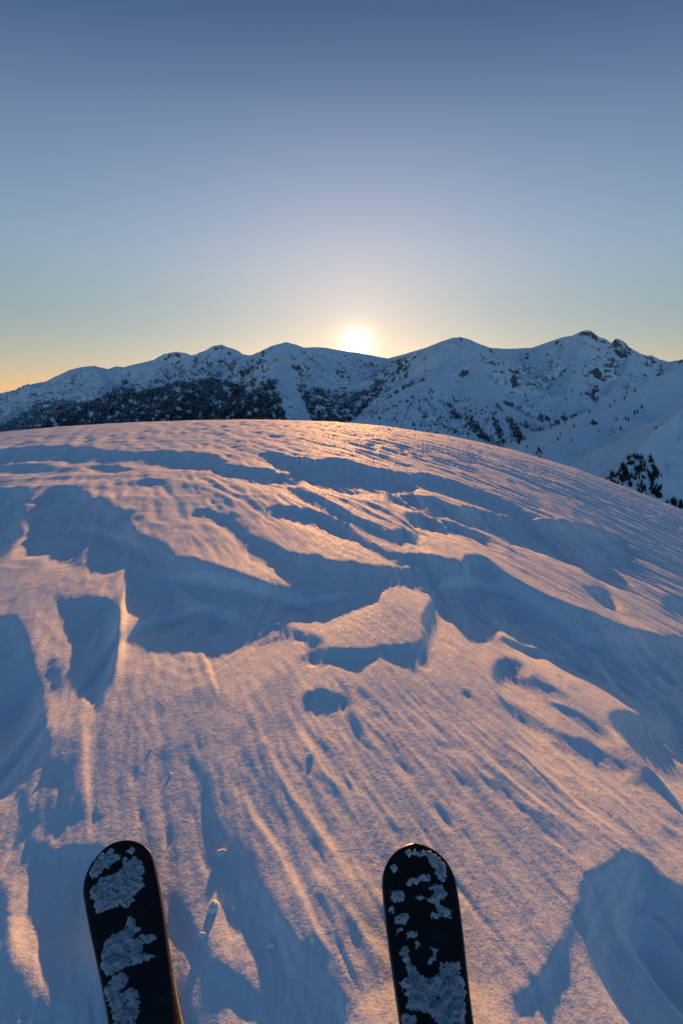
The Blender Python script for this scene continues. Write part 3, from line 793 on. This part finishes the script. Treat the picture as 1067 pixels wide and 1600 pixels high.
TH = 0.009
LS = np.concatenate([0.061 * (1 - np.cos(np.linspace(0, math.pi / 2, 22))), np.linspace(0.066, 0.40, 40), np.linspace(0.43, SKIL - 0.05, 30), SKIL - 0.05 + 0.05 * np.sin(np.linspace(0.08, math.pi / 2, 10))])
def ski_strip(rows):
    """rows: list of (inset, height) for the left side, mirrored; closed along the length"""
    vs, fs = [], []
    for l in LS:
        w = max(float(ski_half(l)), 1e-4); z = float(ski_rise(l))
        for ins, h in rows:
            vs.append((math.copysign(max(w - abs(ins) if ins else w, 1e-5), -1 if ins < 0 else 1), -l, z + h))
    m_ = len(rows)
    for i in range(len(LS) - 1):
        for k in range(m_ - 1): fs.append((i * m_ + k, i * m_ + k + 1, (i + 1) * m_ + k + 1, (i + 1) * m_ + k))
    return vs, fs
def strip_mesh(name, rows):
    vs, fs = ski_strip(rows); me = mesh_from_arrays(name, vs, fs); smooth(me); return me
e = 1e-6
SKI_PARTS = [
 ('topsheet', M_TOP, [(-.0022, TH - .0012), (-.0042, TH), (-.012, TH + .0006), (-.03, TH + .0012), (.03, TH + .0012), (.012, TH + .0006), (.0042, TH), (.0022, TH - .0012)]),
 ('sidewall', M_SIDE, [(-.0010, .0026), (-.0022, TH - .0013)]), ('sidewall', M_SIDE, [(.0022, TH - .0013), (.0010, .0026)]),
 ('steel_edge', M_EDGE, [(-.003, -.0003), (-e, -.0003), (-e, .0024), (-.003, .0024)]), ('steel_edge', M_EDGE, [(.003, .0024), (e, .0024), (e, -.0003), (.003, -.0003)]),
 ('running_base', M_BASE, [(-.0032, 0), (.0032, 0)]),
]
ski_meshes = [(n_, m_, strip_mesh(n_, r_)) for n_, m_, r_ in SKI_PARTS]
a_ = .0060
stud_me = mesh_from_arrays('stud', [(-a_, -a_, 0), (a_, -a_, 0), (a_, a_, 0), (-a_, a_, 0), (-a_ * .9, -a_ * .9, .001), (a_ * .9, -a_ * .9, .001), (a_ * .9, a_ * .9, .001), (-a_ * .9, a_ * .9, .001), (0, 0, .0056)],
    [(0, 1, 5, 4), (1, 2, 6, 5), (2, 3, 7, 6), (3, 0, 4, 7)], [(4, 5, 8), (5, 6, 8), (6, 7, 8), (7, 4, 8)])
stud_me.materials.append(M_STUD)
Z5 = 5.163
CR_R = [[(360,250),(400,210),(470,225),(520,215),(600,260),(660,310),(690,400),(690,470),(660,500),(600,440),(580,380),(545,320),(530,260),(450,265)],
 [(350,480),(420,460),(480,430),(550,450),(560,480),(460,490),(400,540),(360,530)],
 [(520,550),(600,520),(670,530),(690,600),(640,680),(700,740),(735,740),(730,800),(570,810),(560,780),(620,760),(590,690),(520,650),(400,630),(460,620),(570,640),(590,590)],
 [(225,570),(290,570),(350,610),(330,650),(270,690),(240,650)], [(215,730),(250,710),(285,750),(260,765)], [(280,850),(290,780),(370,765),(410,810),(350,850)], [(360,940),(400,905),(465,915),(455,960),(390,970)],
 [(210,880),(245,890),(240,930),(215,935)], [(300,900),(350,880),(340,910),(300,950)],
 [(330,1080),(360,1030),(400,1040),(400,1100),(440,1160),(490,1240),(540,1270),(640,1250),(650,1160),(700,1160),(800,1150),(800,1290),(830,1300),(820,1600),(640,1620),(560,1530),(410,1490),(420,1420),(400,1370),(345,1310),(420,1270),(400,1200),(370,1130)],
 [(560,1040),(620,1050),(630,1110),(580,1170),(550,1160),(600,1100)], [(380,1540),(470,1540),(500,1600),(400,1640)], [(455,980),(485,975),(490,1040),(460,1050)], [(350,1680),(800,1640),(840,1900),(600,2100),(420,1900)]]
CR_L = [[(190,270),(220,210),(290,180),(330,190),(330,230),(400,240),(440,290),(400,310),(350,320),(320,350),(300,320),(270,340),(240,380),(200,370),(175,320)],
 [(480,270),(530,255),(530,300),(490,300)],
 [(180,460),(230,440),(260,400),(400,440),(450,400),(450,320),(480,320),(490,370),(560,380),(600,440),(620,530),(600,580),(620,690),(570,720),(520,750),(555,800),(470,815),(430,760),(380,745),(250,720),(220,630),(240,590),(190,560),(210,520)],
 [(310,1020),(370,1000),(460,1010),(480,930),(510,915),(550,960),(560,1040),(600,1080),(540,1090),(550,1150),(620,1140),(650,1180),(700,1200),(700,1240),(610,1240),(600,1290),(690,1380),(680,1400),(560,1370),(480,1340),(420,1340),(380,1350),(330,1290),(305,1200)],
 [(370,1370),(480,1380),(520,1440),(490,1500),(440,1530),(560,1570),(600,1700),(560,1900),(460,1900),(400,1640),(340,1430)]]
def crust_mesh(P, ox, tipy, tipx, wscale, seed):
    Q = []
    for (x, y) in P:
        X, Y = ox + x / Z5, 1290 + y / Z5
        l = (Y - tipy) * .00089
        Q.append((l, (X - (tipx + (Y - tipy) * .155)) * wscale))
    Q = np.array(Q)
    c = .0012
    l0, l1, o0, o1 = Q[:, 0].min() - .006, Q[:, 0].max() + .006, Q[:, 1].min() - .006, Q[:, 1].max() + .006
    L_, O_ = np.meshgrid(np.arange(l0, l1, c), np.arange(o0, o1, c), indexing='ij')
    Lw = L_ + .0085 * fbm(L_ * 110, O_ * 110, 4, seed, 0.7); Ow = O_ + .0085 * fbm(L_ * 110 + 9, O_ * 110, 4, seed + 9, 0.7)
    ins = in_poly(Q, Lw, Ow) & (np.abs(O_) < ski_half(np.clip(L_, 0, 1)) - .004) & (L_ > .003)
    ins &= fbm(L_ * 120, O_ * 120, 3, seed + 20) > -0.46
    if ins.sum() < 6: return None
    d = ins.astype(float)
    for _ in range(3):
        p = np.pad(d, 1); d = np.where(ins, (p[:-2, 1:-1] + p[2:, 1:-1] + p[1:-1, :-2] + p[1:-1, 2:] + d) / 5, 0)
    h = np.where(ins, .0005 + .0062 * d ** 2 * np.clip(.7 + 1.5 * fbm(L_ * 60, O_ * 60, 4, seed + 40, .65), .04, 2), -.0012)
    z = ski_rise(L_) + TH + .001 + h
    nl, no = L_.shape; ii = np.arange(nl * no).reshape(nl, no)
    f = np.stack([ii[:-1, :-1], ii[1:, :-1], ii[1:, 1:], ii[:-1, 1:]], -1)
    k = ins[:-1, :-1] | ins[1:, :-1] | ins[1:, 1:] | ins[:-1, 1:]
    f = f[k]
    if len(f) == 0: return None
    us = np.zeros(nl * no, bool); us[f.ravel()] = True; rm = np.cumsum(us) - 1
    me = mesh_from_arrays('snow_crust', np.stack([O_, -L_, z], -1).reshape(-1, 3)[us], rm[f]); smooth(me)
    return me
for si, s in enumerate(SKIS):
    root = bpy.data.objects.new('ski', None); COL.objects.link(root); root.empty_display_size = 0.1
    root.location = (s.tip[0], s.tip[1], s.z); root.rotation_euler = (0, s.roll, -s.h)
    root['category'] = 'ski'; root['group'] = 'pair of skis'
    root['label'] = ['black ski with scattered small snow scraps and bare black shoulder near its tip', 'black ski with two large caked snow patches lying beside the shaded hollow'][si]
    for n_, m_, me in ski_meshes:
        obj(n_, me, m_, root)
    for (l, o) in ([(.040, -.040), (.016, -.012), (.022, .024)], [(.028, -.032), (.014, -.004), (.030, .030)])[si]:
        st = obj('stud', stud_me, None, root)
        st.location = (o, -l, float(ski_rise(l)) + TH + .0004); st.rotation_euler = (math.radians(21), 0, math.radians(38))
    for k, P in enumerate((CR_R, CR_L)[si]):
        me = crust_mesh(P, (570, 120)[si], (1317, 1311)[si], (649, 189)[si], (.00102, .00112)[si], 300 + 60 * si + k)
        if me is not None: obj('snow_crust', me, M_CRUST, root)

# ------------------------------------------------------------------ loose lumps of snow
def ground_at(px, py):
    dx, dy, dz = map(float, ray(px, py))
    k = 0.3
    gx = lambda x, y: Z[np.searchsorted(V, x * SA + y * CA), np.searchsorted(U, x * CA - y * SA)]
    while HCAM + dz * k > gx(dx * k, dy * k) and k < 6: k += 0.002
    return dx * k, dy * k, float(gx(dx * k, dy * k))
LUMPS = [(346,1333,.009),(334,1419,.011),(317,1462,.006),(236,1172,.0035),(267,1210,.004),(424,1477,.006),(97,1178,.0035),(485,1181,.007),(366,1421,.0035)]
for i, (px, py, r) in enumerate(LUMPS):
    vs, fs = [], []
    for a in range(9):
        for b_ in range(12):
            th, ph = math.pi * a / 8, 2 * math.pi * b_ / 12
            p = np.array([math.sin(th) * math.cos(ph), math.sin(th) * math.sin(ph), math.cos(th)])
            q_ = 1 + 0.45 * float(fbm(np.array([p[0] * 1.6 + i * 7 + p[2]]), np.array([p[1] * 1.6 + p[2] * 1.3]), 3, 400)[0]) if 0 < a < 8 else 1
            vs.append(tuple(p * q_ * r * np.array([1.15, .85, .75])))
    for a in range(8):
        for b_ in range(12): fs.append((a * 12 + b_, (a + 1) * 12 + b_, (a + 1) * 12 + (b_ + 1) % 12, a * 12 + (b_ + 1) % 12))
    me = mesh_from_arrays('snow_lump', vs, fs); smooth(me)
    x, y, z = ground_at(px, py)
    o = obj('snow_lump', me, M_SNOW)
    o.location = (x, y, z + .05 * r); o.rotation_euler = (0, 0, i * 1.3)
    o['category'] = 'snow lump'; o['group'] = 'loose lumps of snow on the crust'
    o['label'] = ['pale lump of snow just off the tip of the ski with two large snow patches', 'largest loose lump of snow beside the ski with two large snow patches', 'small lump of snow on the lit rib along the ski with two large snow patches',
        'tiny snow crumb on the lit crust ahead of the ski with two large snow patches', 'tiny snow crumb at the end of a short groove in the crust', 'dim lump of snow in the broad shaded furrow between the skis',
        'tiny snow crumb by the edge of the long shaded trough', 'lump of snow on the lit crust below the dark round hollow', 'tiny snow crumb beside the largest loose lump'][i]

# ------------------------------------------------------------------ thin blue air between here and the range
hx, hy0, hy1, hz0, hz1 = 9000.0, -60.0, 9800.0, -760.0, 1100.0
hv = [(x, y, z) for z in (hz0, hz1) for y in (hy0, hy1) for x in (-hx, hx)]
haze_me = mesh_from_arrays('haze', hv, [(0, 2, 3, 1), (4, 5, 7, 6), (0, 1, 5, 4), (2, 6, 7, 3), (0, 4, 6, 2), (1, 3, 7, 5)])
hm = bpy.data.materials.new('mountain_air'); hm.use_nodes = True
hn, hl = hm.node_tree.nodes, hm.node_tree.links
hn.clear()
ho = hn.new('ShaderNodeOutputMaterial'); hp = hn.new('ShaderNodeVolumePrincipled')
hp.inputs['Density'].default_value = 1.4e-5
hp.inputs['Absorption Color'].default_value = (1, 1, 1, 1)
hp.inputs['Color'].default_value = (0.16, 0.44, 1.0, 1)
hp.inputs['Anisotropy'].default_value = 0.0
hl.new(hp.outputs[0], ho.inputs['Volume'])
obj('haze', haze_me, hm, kind='stuff', category='haze', label='thin blue evening air in front of the mountains')
